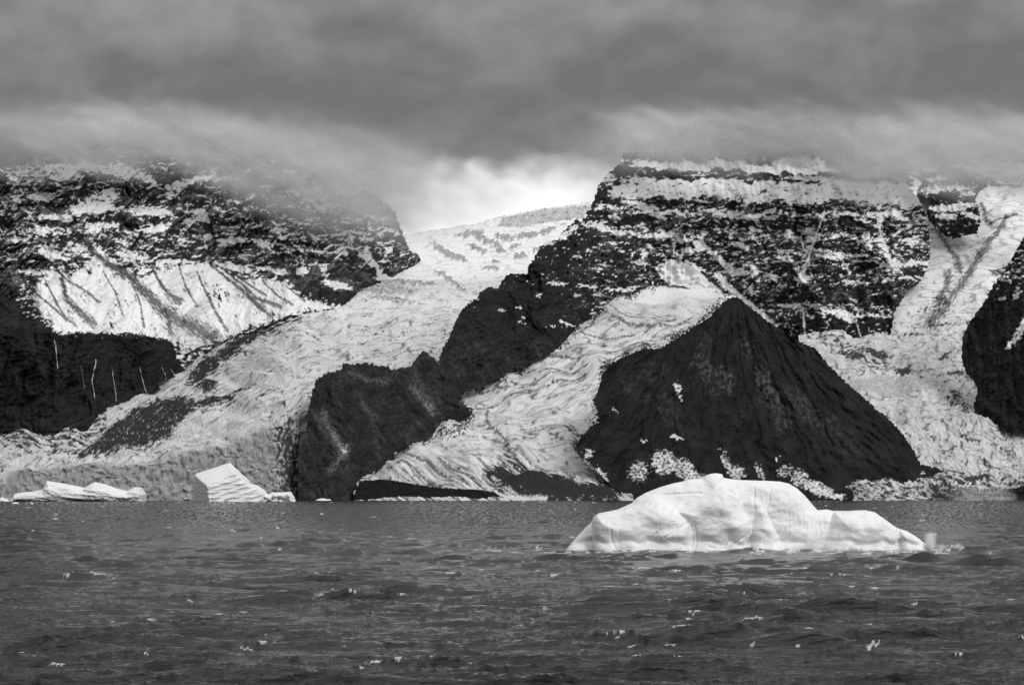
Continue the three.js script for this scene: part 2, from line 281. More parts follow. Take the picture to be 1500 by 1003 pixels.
const fanL = polyDist([[30, 411], [46, 430], [62, 405], [75, 392], [100, 402], [128, 385], [140, 358], [160, 372], [180, 395], [212, 408], [222, 392], [277, 386], [300, 382], [330, 392], [356, 407], [380, 404], [420, 412], [440, 432], [470, 440], [500, 452], [450, 458], [400, 470], [365, 484], [330, 500], [300, 506], [266, 517], [258, 506], [240, 497], [200, 491], [130, 488], [85, 491], [66, 472], [50, 445]]);
const ledgesL = blobs([[105, 246, 46, 7, .9], [95, 258, 22, 8, .85], [180, 250, 24, 10, .75, 20], [215, 262, 22, 5, .9, 35], [262, 270, 26, 5, .9, -15], [310, 262, 30, 5, .85], [255, 282, 12, 7, .7, -30], [62, 289, 18, 6, 1, -8], [22, 292, 8, 4, .9, 40], [15, 302, 12, 2, .9], [138, 304, 34, 9, 1], [150, 290, 24, 3, .9], [112, 310, 9, 8, .9], [215, 309, 30, 6, .95, 4], [245, 312, 14, 4, .9, 25], [70, 318, 32, 3.5, .85], [95, 322, 10, 3, .9], [150, 330, 26, 4, .9], [135, 336, 14, 4, .9], [225, 336, 22, 5, .95, -8], [290, 310, 16, 3, .95], [285, 322, 18, 5, .9, -18], [300, 320, 8, 4, .9, 40], [57, 340, 14, 6, .75], [25, 351, 14, 3, .95], [72, 370, 15, 10, .95, 30], [115, 365, 20, 4, .9], [187, 373, 14, 4, .95], [210, 376, 6, 4, .9], [250, 383, 26, 4, .95], [300, 347, 16, 2.5, .9], [345, 352, 24, 5, .8], [325, 354, 8, 5, .9, 40], [45, 398, 22, 3.5, .95, 5], [385, 358, 14, 5, .95, 20], [345, 392, 30, 5, .9, 15], [385, 393, 14, 3.5, .9], [410, 398, 12, 4, .9], [443, 397, 9, 6, 1, -20], [476, 402, 16, 2, .9, 70], [495, 418, 22, 5, .9, 12], [410, 338, 16, 3, .7], [415, 348, 7, 2.5, .9], [412, 337, 12, 4, .8], [450, 366, 5, 2.5, 1], [482, 370, 26, 1.6, .9, 6], [512, 350, 5, 6, .9, 60], [535, 372, 8, 11, .95, 15], [553, 395, 4, 26, 1, -38], [562, 408, 12, 6, 1, 20], [535, 350, 10, 3, .8], [572, 366, 6, 4, .9], [588, 370, 5, 3, .8], [470, 300, 40, 12, .3], [430, 345, 40, 30, .3], [530, 345, 60, 30, .28], [350, 315, 40, 30, .24], [25, 340, 40, 50, .2], [60, 265, 50, 30, .42], [150, 275, 30, 14, .38], [50, 440, 26, 30, .3], [220, 355, 60, 22, .28], [110, 350, 50, 20, .25], [200, 390, 30, 18, .5], [240, 398, 40, 14, .5], [110, 385, 40, 20, .3]]);
const streaksL = [[[[122, 352], [140, 372], [160, 388], [190, 405], [218, 434], [235, 452], [260, 468], [310, 492]], 2.5, 11], [[[222, 388], [232, 412], [246, 430], [264, 442]], 1.5, 5], [[[84, 398], [100, 412], [122, 424], [146, 443]], 1.8, 2], [[[90, 410], [98, 440], [118, 458], [136, 474]], 3, 6], [[[32, 412], [60, 436], [86, 458], [112, 478]], 1.2, 1.5], [[[305, 385], [335, 410], [362, 432], [385, 452]], 1.5, 4], [[[325, 392], [352, 415], [376, 436], [410, 450]], 1.5, 3], [[[240, 455], [247, 470], [250, 486]], 2.5, 5], [[[330, 392], [372, 422], [388, 432]], 1, 2], [[[420, 420], [436, 432], [446, 440]], 1, 2], [[[60, 398], [74, 428], [96, 470]], .8, 2], [[[150, 396], [168, 428], [180, 462]], .7, 1.6], [[[262, 392], [272, 420], [288, 448]], 1, 2], [[[288, 398], [302, 430], [318, 462], [332, 484]], 1.2, 2.6], [[[350, 418], [374, 446], [398, 464]], 1.2, 2.5], [[[196, 420], [206, 448], [210, 478]], .7, 2], [[[385, 412], [405, 432], [428, 446]], 1, 2]];
const toneMtnL = (x, y, k) => {
  const rock = rockTone(x, y) * (y > 480 ? .85 : 1.05) + (y < 440 ? dusted(x, y, k - 1) * smooth(440, 400, y) : 0);
  let p = .1 * smooth(500, 420, y) + ledgesL(x, y) * (.85 + .15 * n2(x / 6, y / 5)), f = fanL(x, y);
  if (y < 392) { const chute = thin(x - y * .55 + 5 * n2(x / 20, y / 16), y, 24, 130, .13) * smooth(-.1, .4, n2b(x / 50, y / 45)); p = Math.max(p, .12 + .22 * fbm(x / 45, y / 30)) + .5 * ledge((bandL(x, y) + 4 * n2(x / 38, y / 30)) / 9) * smooth(-.3, .5, n2(x / 48 + 9, y / 14)) + .25 * smooth(.6, 2.3, k) + .5 * chute - .2; }
  if (f > -10) p = Math.max(p, smooth(-7, 7, f + 5 * fbm(x / 11, y / 9)) * 1.02);
  if (f > 0) p -= .62 * smooth(.3, .65, ridged((x - y * .6) / 8, y / 46, 3)) * smooth(-.2, .5, n2(x / 36 + 7, y / 30)) + .18 * smooth(22, 0, f);
  let dirt = 0;
  if (y > 345) {
    for (const [pts, a, b] of streaksL) { const [d, t] = lineDist(pts, x, y), w = lerp(a, b, t); if (d < w * 1.6) dirt = Math.max(dirt, smooth(1.15, .8, d / w + .8 * n2((x - y) / 3.2, (x + y) / 24) + .4 * n2b(x / 2.2, y / 2.2)) * lerp(1, .8, t)); }
    const ribs = ((x - 318) / 24) ** 2 + ((y - 433) / 20) ** 2; if (ribs < 1) p -= .9 * smooth(.25, .5, n2((x - y * .3) / 5, y / 22)) * (1 - ribs);
  }
  if (y > 488 && f < 0) p = Math.min(p, .2 * smooth(525, 488, y));
  const lower = polyDist([[255, 500], [300, 492], [310, 505], [285, 525], [275, 540], [262, 528]])(x, y); if (lower > -3) p = Math.max(p, .42);
  return lerp(snowOn(p, x, y, rock), .07 + .05 * n2(x / 3, y / 3), dirt);
};
const mountainL = land('mountain', 'snow-dusted cliff mountain with scree fans, its top in cloud, beside the broad glacier', {
  poly: [[-60, 640], [-60, 212], [150, 208], [300, 214], [400, 232], [480, 256], [550, 284], [578, 310], [587, 332], [595, 355], [601, 367], [615, 375], [617, 381], [607, 390], [586, 400], [575, 411], [550, 418], [535, 420], [524, 428], [512, 441], [500, 455], [450, 460], [425, 462], [382, 480], [362, 492], [318, 503], [298, 523], [272, 534], [270, 542], [260, 551], [230, 561], [236, 570], [218, 582], [170, 590], [148, 586], [158, 602], [145, 620], [140, 630], [92, 632], [0, 632]],
  step: 1.3, ystep: 1.15, jag: 1.6, depth: depthMtnL, tone: toneMtnL,
});
// waterfalls on the lower cliff
{
  const m = grey(.5, .6);
  for (const [pts, w] of [[[[79, 498], [81, 508], [82, 520], [84, 540]], 1.6], [[[139, 525], [140, 532], [136, 545], [134, 560], [137, 575], [138, 583]], 1.7], [[[163, 536], [165, 552], [168, 570], [170, 588]], 1.3], [[[204, 538], [207, 552], [211, 568], [216, 581]], 1.4], [[[249, 540], [253, 546], [257, 553]], 3], [[[118, 535], [120, 550], [123, 568]], .7], [[[236, 537], [240, 545], [243, 556]], 1.3]]) {
    const P = [], I = [], n = (pts.length - 1) * 6;
    for (let i = 0; i <= n; i++) {
      const s = i / 6, k = Math.min(pts.length - 2, Math.floor(s)), t = s - k, x = lerp(pts[k][0], pts[k + 1][0], t) + .5 * n2(i / 3, pts[0][0]), y = lerp(pts[k][1], pts[k + 1][1], t), h = w * (.4 + .25 * n2b(i / 2, pts[0][0])), d = Math.min(depthMtnL(x - 2, y), depthMtnL(x, y), depthMtnL(x + 2, y)) - 3;
      P.push(...world(x - h, y, d + 2), ...world(x, y, d), ...world(x + h, y, d + 2));
      if (i) { const a = (i - 1) * 3; I.push(a, a + 3, a + 1, a + 1, a + 3, a + 4, a + 1, a + 4, a + 2, a + 2, a + 4, a + 5); }
    }
    const g = new THREE.BufferGeometry(); g.setAttribute('position', new THREE.Float32BufferAttribute(P, 3)); g.setIndex(I); g.computeVertexNormals();
    const f = new THREE.Mesh(g, m); f.name = 'waterfall'; f.castShadow = f.receiveShadow = true; mountainL.add(f);
  }
}

// ---------------------------------------------------------------- middle glacier
const lineM = (pts) => (x, y) => lineDist(pts, x, y)[0];
const debrisM = polyDist([[712, 692], [735, 676], [745, 682], [760, 690], [790, 695], [812, 700], [840, 709], [850, 714], [880, 712], [905, 706], [905, 740], [800, 740], [735, 717], [728, 708]]);
const debrisM2 = polyDist([[738, 655], [750, 672], [775, 686], [800, 697], [770, 692], [745, 678]]);
const flowM = [[[[878, 452], [900, 468], [925, 478], [955, 482], [985, 478], [1015, 460]], 2], [[[890, 449], [920, 466], [950, 470], [990, 462]], 1.3], [[[880, 460], [866, 478], [850, 490]], 1.2], [[[850, 492], [890, 492], [930, 488]], 1.2], [[[760, 535], [790, 522], [830, 518], [850, 528], [830, 542], [790, 545]], 1.4], [[[690, 601], [730, 590], [770, 576], [810, 562], [860, 545]], 1.3], [[[700, 577], [760, 570], [800, 553], [860, 537]], 1], [[[745, 656], [735, 640], [722, 628], [712, 612], [715, 598]], 1.8], [[[826, 612], [848, 632]], 1.2], [[[590, 664], [640, 688], [690, 712]], 1.8], [[[640, 676], [690, 700], [712, 712]], 1.8], [[[575, 672], [620, 695], [650, 708]], 2.2], [[[690, 668], [720, 690], [730, 700]], 1.8], [[[740, 655], [765, 684], [800, 700], [840, 710]], 2.4], [[[840, 660], [870, 690], [892, 708]], 1.4], [[[720, 640], [760, 668], [810, 690], [850, 700]], 1.1], [[[970, 505], [930, 512], [890, 530]], 1.2], [[[1040, 466], [990, 488], [950, 500], [900, 512]], 1.2]];
const edgeM = [[957, 417], [925, 428], [895, 440], [873, 465], [850, 476], [835, 493], [800, 523], [748, 540], [733, 557], [682, 575], [670, 586], [691, 606], [675, 630], [645, 639], [607, 651], [582, 660]], edgeM2 = [[1062, 440], [1015, 480], [968, 510], [940, 511], [895, 532], [882, 548], [874, 600], [868, 622], [842, 655], [862, 676], [895, 712]];
const dirM = [[440, 8], [500, -14], [570, -26], [630, -6], [690, 27]];
land('glacier_001', 'curved glacier with looping dark bands between the dark ridge and the triangular hill', {
  poly: [[520, 712], [560, 680], [600, 640], [660, 570], [740, 530], [800, 500], [860, 455], [900, 420], [950, 405], [1060, 405], [1100, 450], [1000, 560], [900, 640], [930, 736], [520, 736]], step: 1.25, ystep: 1.1,
  depth: dMid,
  lift: (x, y) => {
    const h = along(x, y, dirM, (u, v) => 3.2 * ridged(u / 60, v / 7, 3) * smooth(425, 470, y) + 1 * n2(u / 10, v / 2.6)) + .4 * n2b(x / 3, y / 1.8) + 12 * n2(x / 90, y / 40);
    return (y > 722 ? h * .3 : h) + 7 * smooth(-2, 8, debrisM(x, y));
  },
  tone: (x, y) => {
    const w = 3 * n2(x / 60, y / 40);
    let t = y < 440 ? .83 : .67 + .06 * n2(x / 20, y / 12);
    const str = smooth(425, 470, y);
    const mask = .5 + .5 * n2b(x / 40, y / 22);
    t *= 1 - str * along(x, y + w, dirM, (u, v) => Math.min(.85, .86 * Math.max(thin(u, v, 140, 11, .15) * (.25 + .75 * mask), thin(u + 70, v, 62, 6.4, .19) * smooth(-.25, .5, n2b(x / 30, y / 16))) + .32 * smooth(.15, .7, n2b(u / 80, v / 9)) + .12 * smooth(.1, .7, n2(u / 8, v / 2.4))));
    if (((x - 822) / 22) ** 2 + ((y - 529 + (x - 822) * .42) / 5) ** 2 < 1) t = .76;
    for (const [pts, w0] of flowM) { const [d] = lineDist(pts, x, y); if (d < 5) t = lerp(t, .09, .85 * smooth(1.1, .5, d / w0 + .8 * n2(x / 9, y / 5) + .5 * n2b(x / 3, y / 2.4))); }
    const rub = Math.min(lineDist(edgeM, x, y)[0], lineDist(edgeM2, x, y)[0]); if (rub < 14) t = lerp(t, .03, smooth(.1, .3, n2(x / 5, y / 3.4) + .5 * n2b(x / 2.2, y / 1.8) + .2 + .9 * n2b(x / 30, y / 30) - rub * .09));
    const low = smooth(655, 720, y);
    if (low > 0) { const [u, v] = turned(x, y, 29); t *= 1 - .85 * low * smooth(.2, .5, n2(u / 60, v / 5.2) + .35 * n2b(x / 2.4, y / 1.9)); }
    const [su, sv] = turned(x, y, 31), st = 10 * n2(su / 34, sv / 3.6) + 4 * n2b(x / 6, y / 3), m = Math.max(debrisM(x, y) + st, debrisM2(x, y) + st * .7);
    t = lerp(t, .03 + .01 * n2(x / 3, y / 2), smooth(-1.5, 1.5, m));
    const b = lineM([[730, 727], [780, 731], [800, 733]])(x, y); if (b < 5) t = lerp(t, .6, smooth(4, 1, b + 2 * n2(x / 8, y / 2)));
    return clamp(t, .025, .84);
  },
});

// ---------------------------------------------------------------- central ridge and terraced wall
const contactC = table([[430, 733], [510, 733], [532, 705], [548, 692], [582, 662], [607, 650], [645, 638], [690, 600], [712, 565], [745, 545], [800, 522], [850, 476], [895, 440], [957, 417], [1062, 440], [1200, 507], [1300, 498], [1320, 440], [1365, 380], [1400, 360]]);
const baseC = table([[430, 5335], [510, 5345], [548, dMid(0, 690)], [607, dMid(0, 648)], [690, dMid(0, 600)], [745, dMid(0, 545)], [800, dMid(0, 522)], [850, dMid(0, 476)], [895, dMid(0, 440)], [957, dMid(0, 417)], [1062, 6640], [1200, 6380], [1310, 6400], [1365, 6800]]);
const stepsC = stepsOf([[234, 246, 2.6], [260, 288, 2.1], [302, 310, 2.4], [336, 346, 2.2], [364, 371, 2], [395, 404, 1.6], [418, 422, 2], [446, 456, 2]], .45);
const bandC = (x, y) => y - (x > 900 ? (x - 900) * .03 : 0) + 5 * n2(x / 110, 7) + 4 * n2b(x / 34, y / 60) + 2 * n2(x / 11, y / 20);
const depthWall = (x, y) => {
  const yc = contactC(x), w = 12 * n2b(x / 70, y / 70), low = smooth(700, 620, x);
  const but = 40 * ridged((x + w) / 120, y / 300, 2) * smooth(-10, 60, yc - y) + 9 * ridged((x + w) / 34, y / 90, 3) + (5 * fbm(x / 9, y / 10, 4) - 4.5 * stair((bandC(x, y) + 4 * n2(x / 38, y / 30)) / 9)) * lerp(1, .5, low) + 5 * ridged(x / 19, y / 24, 5);
  const wall = stepsC(bandC(x, yc)) - stepsC(bandC(x, Math.min(y, yc))), slope = (yc - Math.min(y, yc)) * .95;
  return baseC(x) - 16 + lerp(wall, slope, smooth(880, 780, x)) - but * lerp(1, .45, low) * lerp(.5, 1, smooth(262, 310, y)) - Math.max(0, y - yc) * .3;
};
const snowBandC = table([[200, .1], [226, .15], [233, .4], [236, 1], [243, .95], [247, .25], [256, .22], [261, .95], [272, 1], [284, .8], [290, .28], [300, .18], [304, .68], [309, .5], [313, .14], [330, .16], [338, .46], [346, .26], [352, .13], [363, .42], [370, .14], [392, .3], [402, .22], [412, .1], [430, .1], [446, .36], [456, .1], [500, .06], [760, .02]]);
const patchesC = blobs([[1005, 405, 34, 20, 1, 12], [985, 396, 20, 14, 1], [1040, 424, 24, 12, .95, 30], [1062, 420, 8, 3, .9, 45], [940, 300, 30, 3.5, .95, 12], [955, 312, 24, 4, .9, 25], [965, 345, 26, 4, .85, -5], [982, 343, 12, 5, .95], [1000, 352, 16, 4, .8], [1025, 360, 10, 7, .95, 30], [1055, 380, 34, 4, .8, 42], [1075, 396, 14, 6, .9, 40], [1095, 395, 18, 10, .55], [1085, 360, 12, 4, .9, 20], [1105, 340, 6, 10, .7], [1080, 318, 30, 2.5, .9, 5], [1060, 314, 20, 4, .7], [1105, 316, 16, 2.5, .9], [1130, 318, 9, 3, .9], [1155, 343, 6, 6, .85], [1184, 340, 16, 4, .95, 8], [1190, 350, 9, 5, .9, -20], [1150, 369, 20, 2, .95, 2], [1200, 366, 16, 2, .95, 6], [1226, 371, 14, 1.8, .95, 3], [1225, 378, 12, 3.5, .95], [1260, 374, 16, 1.6, .9], [1262, 382, 11, 2, .9], [1270, 345, 5, 6, .9], [1177, 398, 4, 18, .95, 18], [1176, 408, 14, 4, .9], [1183, 365, 2, 40, .6, 18], [1255, 414, 18, 3.2, 1, 4], [1150, 380, 10, 3, .8, 20], [1130, 405, 14, 5, .7, 30], [1100, 425, 12, 5, .6, 40], [1160, 448, 22, 3, .85, 3], [1205, 452, 26, 4, .85, 20], [1238, 462, 18, 7, .85, 28], [1258, 463, 14, 2.5, .9], [1290, 463, 24, 2, .8, 5], [1307, 397, 22, 7, .55, 20], [1315, 387, 26, 3, .9, 3], [1345, 385, 18, 4, .9, 5], [1290, 322, 4, 14, .95, 8], [1297, 365, 2.5, 24, .9, -20], [1312, 388, 8, 10, .8, -30], [1310, 313, 14, 6, .85], [1335, 355, 10, 5, .85, 15], [1300, 292, 16, 5, .9, 25], [1282, 300, 12, 5, .8, 35], [1325, 300, 14, 6, .6, 30], [1240, 272, 16, 8, .9, 35], [1250, 290, 8, 3, .9], [1190, 262, 40, 4, .95, 4], [1170, 240, 40, 10, .85], [1330, 340, 36, 40, .34], [1090, 380, 60, 40, .3], [1160, 330, 60, 40, .24], [1260, 300, 20, 20, .35], [890, 262, 9, 10, .6, 60], [905, 280, 12, 8, .85, -30], [900, 318, 14, 3, .9, 10], [880, 302, 10, 3, .8, -30], [886, 334, 28, 4.5, .85, 22], [862, 330, 12, 3, .7, 10], [838, 336, 10, 4, .9, -35], [826, 346, 6, 4, .9, -40], [845, 376, 7, 2, 1], [805, 356, 12, 1.6, .8, -8], [860, 317, 4, 3, .6], [912, 345, 12, 3, .5], [937, 385, 10, 3, .7], [818, 415, 14, 1.8, .95, 5], [860, 419, 16, 1.6, .95, 6], [905, 424, 30, 1.8, .9, 3], [845, 432, 5, 2, .9], [875, 433, 6, 2, .9, 20], [760, 450, 4, 1, .9], [735, 454, 5, 1, .8], [765, 470, 4, 6, .45], [808, 478, 4, 1.5, .7], [830, 474, 14, 1.6, .9, 20], [790, 433, 2, 2, .9, 40], [888, 470, 4, 2, .6], [985, 372, 50, 16, .3], [1020, 340, 80, 40, .24]]);
const gulliesC = [[[[1050, 402], [1075, 428], [1105, 452], [1135, 478]], 4], [[[1022, 345], [1050, 378], [1070, 400]], 1.5], [[[1208, 310], [1196, 345], [1182, 385], [1168, 418]], 1.2], [[[1168, 445], [1177, 455], [1180, 495]], 1.3], [[[1286, 320], [1292, 350], [1305, 380], [1322, 400]], 1.3], [[[1240, 460], [1256, 475], [1262, 496]], .9]];
const paleC = polyDist([[452, 600], [470, 612], [492, 640], [505, 660], [520, 690], [490, 668], [478, 640]]), paleC2 = polyDist([[600, 540], [622, 560], [640, 590], [632, 600], [612, 575]]);
const paleLines = [[[474, 603], [484, 626], [496, 645], [507, 660]], [[508, 655], [498, 672], [484, 688]], [[602, 566], [617, 584], [632, 604]], [[515, 546], [540, 556], [566, 558]], [[530, 590], [545, 612]]];
land('mountain_ridge', 'dark rock ridge rising from the shore to a terraced snow-banded wall under cloud', {
  poly: [[436, 737], [436, 690], [437, 660], [444, 640], [448, 625], [450, 607], [457, 572], [463, 556], [479, 545], [500, 542], [503, 531], [515, 535], [525, 531], [547, 533], [555, 537], [567, 536], [572, 541], [600, 537], [606, 528], [619, 514], [632, 521], [642, 529], [645, 517], [657, 495], [669, 467], [676, 452], [700, 435], [704, 427], [719, 419], [724, 422], [730, 420], [742, 402], [752, 400], [771, 401], [775, 390], [792, 360], [805, 354], [817, 351], [823, 341], [837, 327], [845, 321], [852, 324], [860, 310], [870, 292], [877, 272], [890, 255], [902, 245], [909, 238], [912, 224], [960, 221], [1012, 226], [1030, 232], [1090, 226], [1140, 216], [1185, 218], [1215, 240], [1245, 258], [1300, 258], [1330, 270], [1347, 292], [1357, 315], [1363, 345], [1365, 368], [1360, 395], [1350, 412], [1330, 425], [1320, 442], [1311, 460], [1308, 480], [1300, 500], [1250, 511], [1200, 508], [1185, 530], [1060, 520], [1040, 440], [1000, 418], [957, 418], [925, 428], [905, 432], [895, 440], [880, 452], [872, 466], [850, 476], [835, 493], [815, 512], [800, 523], [775, 535], [748, 540], [733, 557], [712, 565], [682, 575], [670, 586], [682, 592], [691, 606], [687, 617], [675, 630], [645, 639], [635, 647], [607, 651], [582, 660], [577, 668], [586, 690], [565, 684], [547, 693], [532, 699], [522, 706], [530, 737]],
  step: 1.3, ystep: 1.15, jag: 1.7, jagSize: 7, depth: depthWall,
  tone: (x, y, k) => {
    let rock = rockTone(x, y) * .95;
    if (y > 500) { const q = Math.max(paleC(x, y), paleC2(x, y)); if (q > -14) rock *= 1 + 1.1 * smooth(-8, 6, q + 6 * fbm(x / 9, y / 9)); rock *= 1 + .7 * smooth(0, .6, fbm((x - y * .6) / 20, y / 50)) + .3 * n2(x / 9, y / 7); for (const l of paleLines) { const [d] = lineDist(l, x, y); if (d < 12) rock *= 1 + 2.2 * smooth(7, 0, d + 4 * n2(x / 5, y / 6)); } }
    const edge = smooth(860, 930, x + (y - 300) * .35 - (y < 300 ? (300 - y) * .25 : 0));
    const chute = y > 285 && x > 900 ? thin(x + (y - 400) * .3 * n2(x / 200, 5) + 5 * n2(x / 22, y / 18), y, 22, 120, .12) * smooth(0, .5, n2b(x / 55, y / 50)) : 0;
    rock += edge * dusted(x, y, k - 1) * smooth(490, 420, y);
    let p = (.72 * snowBandC(bandC(x, y)) - .06 + .2 * smooth(.5, 2.4, k) + .45 * ledge((bandC(x, y) + 4 * n2(x / 38, y / 30)) / 9) * smooth(-.3, .5, n2(x / 52 + 9, y / 14)) + .5 * chute) * edge + .12 * (1 - edge) * smooth(470, 360, y) + .16 * (1 - edge) * smooth(.9, 2.4, k) * smooth(500, 400, y);
    if (y > 296) p *= .92 + .6 * fbm(x / 45, y / 30); else p += .3 * fbm(x / 30, y / 12);
    p = Math.max(p, patchesC(x, y));
    for (const [pts, w] of gulliesC) { const [d] = lineDist(pts, x, y); if (d < w * 2) p = Math.max(p, smooth(1.7, .5, d / w + .5 * n2(x / 5, y / 5))); }
    if (y > 500 && x < 1040) p = 0;
    const track = lineDist([[1028, 398], [1072, 436]], x, y)[0];
    if (track < 3) p -= .8 * smooth(3, 1, track);
    return snowOn(p, x, y, rock);
  },
});

// ---------------------------------------------------------------- right glacier, crag and hills
const bandR = [[[[1478, 318], [1452, 352], [1430, 385], [1405, 420], [1382, 452], [1362, 474]], 4, 8], [[[1366, 336], [1385, 352], [1402, 378], [1406, 392]], 2, 6], [[[1392, 400], [1384, 425], [1372, 450]], 5, 6], [[[1438, 300], [1446, 318], [1452, 326]], 2.5, 5], [[[1452, 325], [1475, 320], [1490, 312]], 2, 2]];
const blobsR = blobs([[1325, 545, 12, 10, .75, -30], [1285, 517, 26, 5, .8, 12], [1250, 520, 22, 5, .7, 20], [1385, 522, 12, 4, .7, -15], [1340, 490, 16, 3, .6], [1400, 585, 10, 14, .6], [1415, 600, 8, 10, .6], [1440, 560, 8, 8, .5], [1345, 560, 8, 5, .6], [1400, 545, 14, 4, .6, -10], [1380, 478, 22, 3, .6, -5], [1425, 470, 18, 4, .55, -25], [1460, 425, 22, 3, .5, -20], [1465, 395, 16, 5, .6, -20], [1380, 440, 16, 3, .55, 5], [1365, 455, 26, 3, .5], [1420, 640, 20, 3, .6, 25], [1370, 640, 14, 3, .55, 30], [1450, 680, 24, 3, .6, 25], [1400, 690, 20, 3, .7, 10], [1430, 700, 26, 4, .8, 5], [1385, 660, 12, 4, .5, 30], [1475, 660, 20, 2.5, .6, 22]]);
const dirR = [[480, -3], [560, 6], [640, 27]];
land('glacier_002', 'steep crevassed glacier tumbling from a snow basin to the shore beside the triangular hill', {
  poly: [[1170, 490], [1250, 470], [1310, 420], [1330, 300], [1330, 250], [1400, 235], [1560, 235], [1560, 737], [1225, 737], [1180, 600]], step: 1.25, ystep: 1.1,
  depth: (x, y) => dRight(x, y) - (y < 340 ? (340 - y) * 1.8 : 0) - 40 * n2(x / 120, y / 90),
  lift: (x, y) => {
    const rough = smooth(420, 520, y);
    const h = along(x, y, dirR, (u, v) => lerp(1.2, 4.2, rough) * ridged(u / 22, v / 7, 3) + lerp(.5, 1.2, rough) * n2(u / 8, v / 2.8)) + .3 * n2b(x / 2.6, y / 2) + 8 * n2(x / 60, y / 35);
    return y > 728 ? h * .3 : h;
  },
  tone: (x, y) => {
    const rough = smooth(430, 520, y), w = 3 * n2(x / 40, y / 30);
    let t = lerp(.8, .6, rough) + .08 * n2(x / 20, y / 12);
    const mask = .5 + .5 * n2b(x / 28, y / 20);
    t *= 1 - along(x, y + w, dirR, (u, v) => lerp(.6, .9, rough) * Math.max(thin(u, v, rough > .5 ? 44 : 80, 11, .2) * (.3 + .7 * mask), .9 * thin(u + 40, v, rough > .5 ? 30 : 50, 7, .2) * smooth(-.1, .6, n2b(x / 22, y / 14))) + .22 * rough * smooth(.05, .7, n2(u / 7, v / 2.6)));
    for (const [pts, a, b] of bandR) { const [d, k] = lineDist(pts, x, y), q = lerp(a, b, k); if (d < q * 1.6) t *= 1 - .75 * smooth(1.4, .3, d / q + .8 * n2((x + y) / 4, (x - y) / 16)); }
    const rubble = blobsR(x, y); if (rubble > .1) t = lerp(t, .05, smooth(.35, .65, rubble + .5 * rough4(x / 9, y / 5)));
    const s = ((x - 1300) / 70) ** 2 + ((y - 566) / 12) ** 2; if (s < 1.4) t = lerp(t, .42 + .1 * n2(x / 14, y / 2), smooth(1.4, .7, s));
    const side = (x - 1210) * .5 - (y - 505); if (side > 0 && side < 24 && y < 545) t = lerp(t, .05, smooth(.0, .4, n2(x / 14, y / 4) - .1));
    if (y > 688 && x < 1400) t = lerp(t, .04, smooth(.05, .3, n2(x / 22, (y - x * .2) / 4) + .5 * n2b(x / 6, y / 3)) * smooth(688, 698, y));
    if (y > 695 && x > 1360) { const k = smooth(.1, .45, n2(x / 26, y / 5) + .5 * n2b(x / 7, y / 3) + .25 * smooth(1460, 1390, x)); t = lerp(t, .05, k * smooth(695, 704, y)); if (y > 714) t = lerp(t, .22 + .12 * n2(x / 4, y / 14), .75 * smooth(1365, 1400, x + 8 * n2(x / 9, y / 5))); }
    if (y < 274) { const p = .35 + .5 * n2(x / 30, y / 8); t = snowOn(p, x, y, rockTone(x, y)); }
    return clamp(t, .025, .84);
  },
});
land('crag', 'squat rock crag with snow ledges standing in the snow basin of the steep glacier', {
  poly: [[1344, 282], [1353, 258], [1375, 250], [1424, 250], [1450, 262], [1446, 274], [1428, 287], [1435, 305], [1437, 325], [1432, 342], [1412, 346], [1395, 350], [1372, 338], [1360, 320], [1357, 312], [1365, 293]], step: 1.3, ystep: 1.15, jag: 1.6, jagSize: 6,
  depth: (x, y) => dRight(x, 349) - 60 + (349 - y) * .7 - 22 * Math.sqrt(Math.max(0, 1 - ((x - 1398) / 46) ** 2)) - 9 * ridged(x / 18, y / 40, 3) - 3 * fbm(x / 6, y / 6, 2),
  tone: (x, y) => snowOn(.22 + blobs([[1390, 305, 26, 5, .95], [1415, 300, 18, 3, .9], [1388, 317, 16, 4, 1], [1425, 316, 14, 3.5, 1, 15], [1390, 275, 34, 4, .9], [1362, 280, 16, 4, .9], [1375, 262, 12, 4, .8], [1420, 284, 10, 3, .7]])(x, y), x, y, rockTone(x, y)),
});
const gullyH = (x, y) => { const t = clamp((y - 435) / 300), apex = 1075, s = (x - apex) / (60 + 330 * t); return [s, t]; };
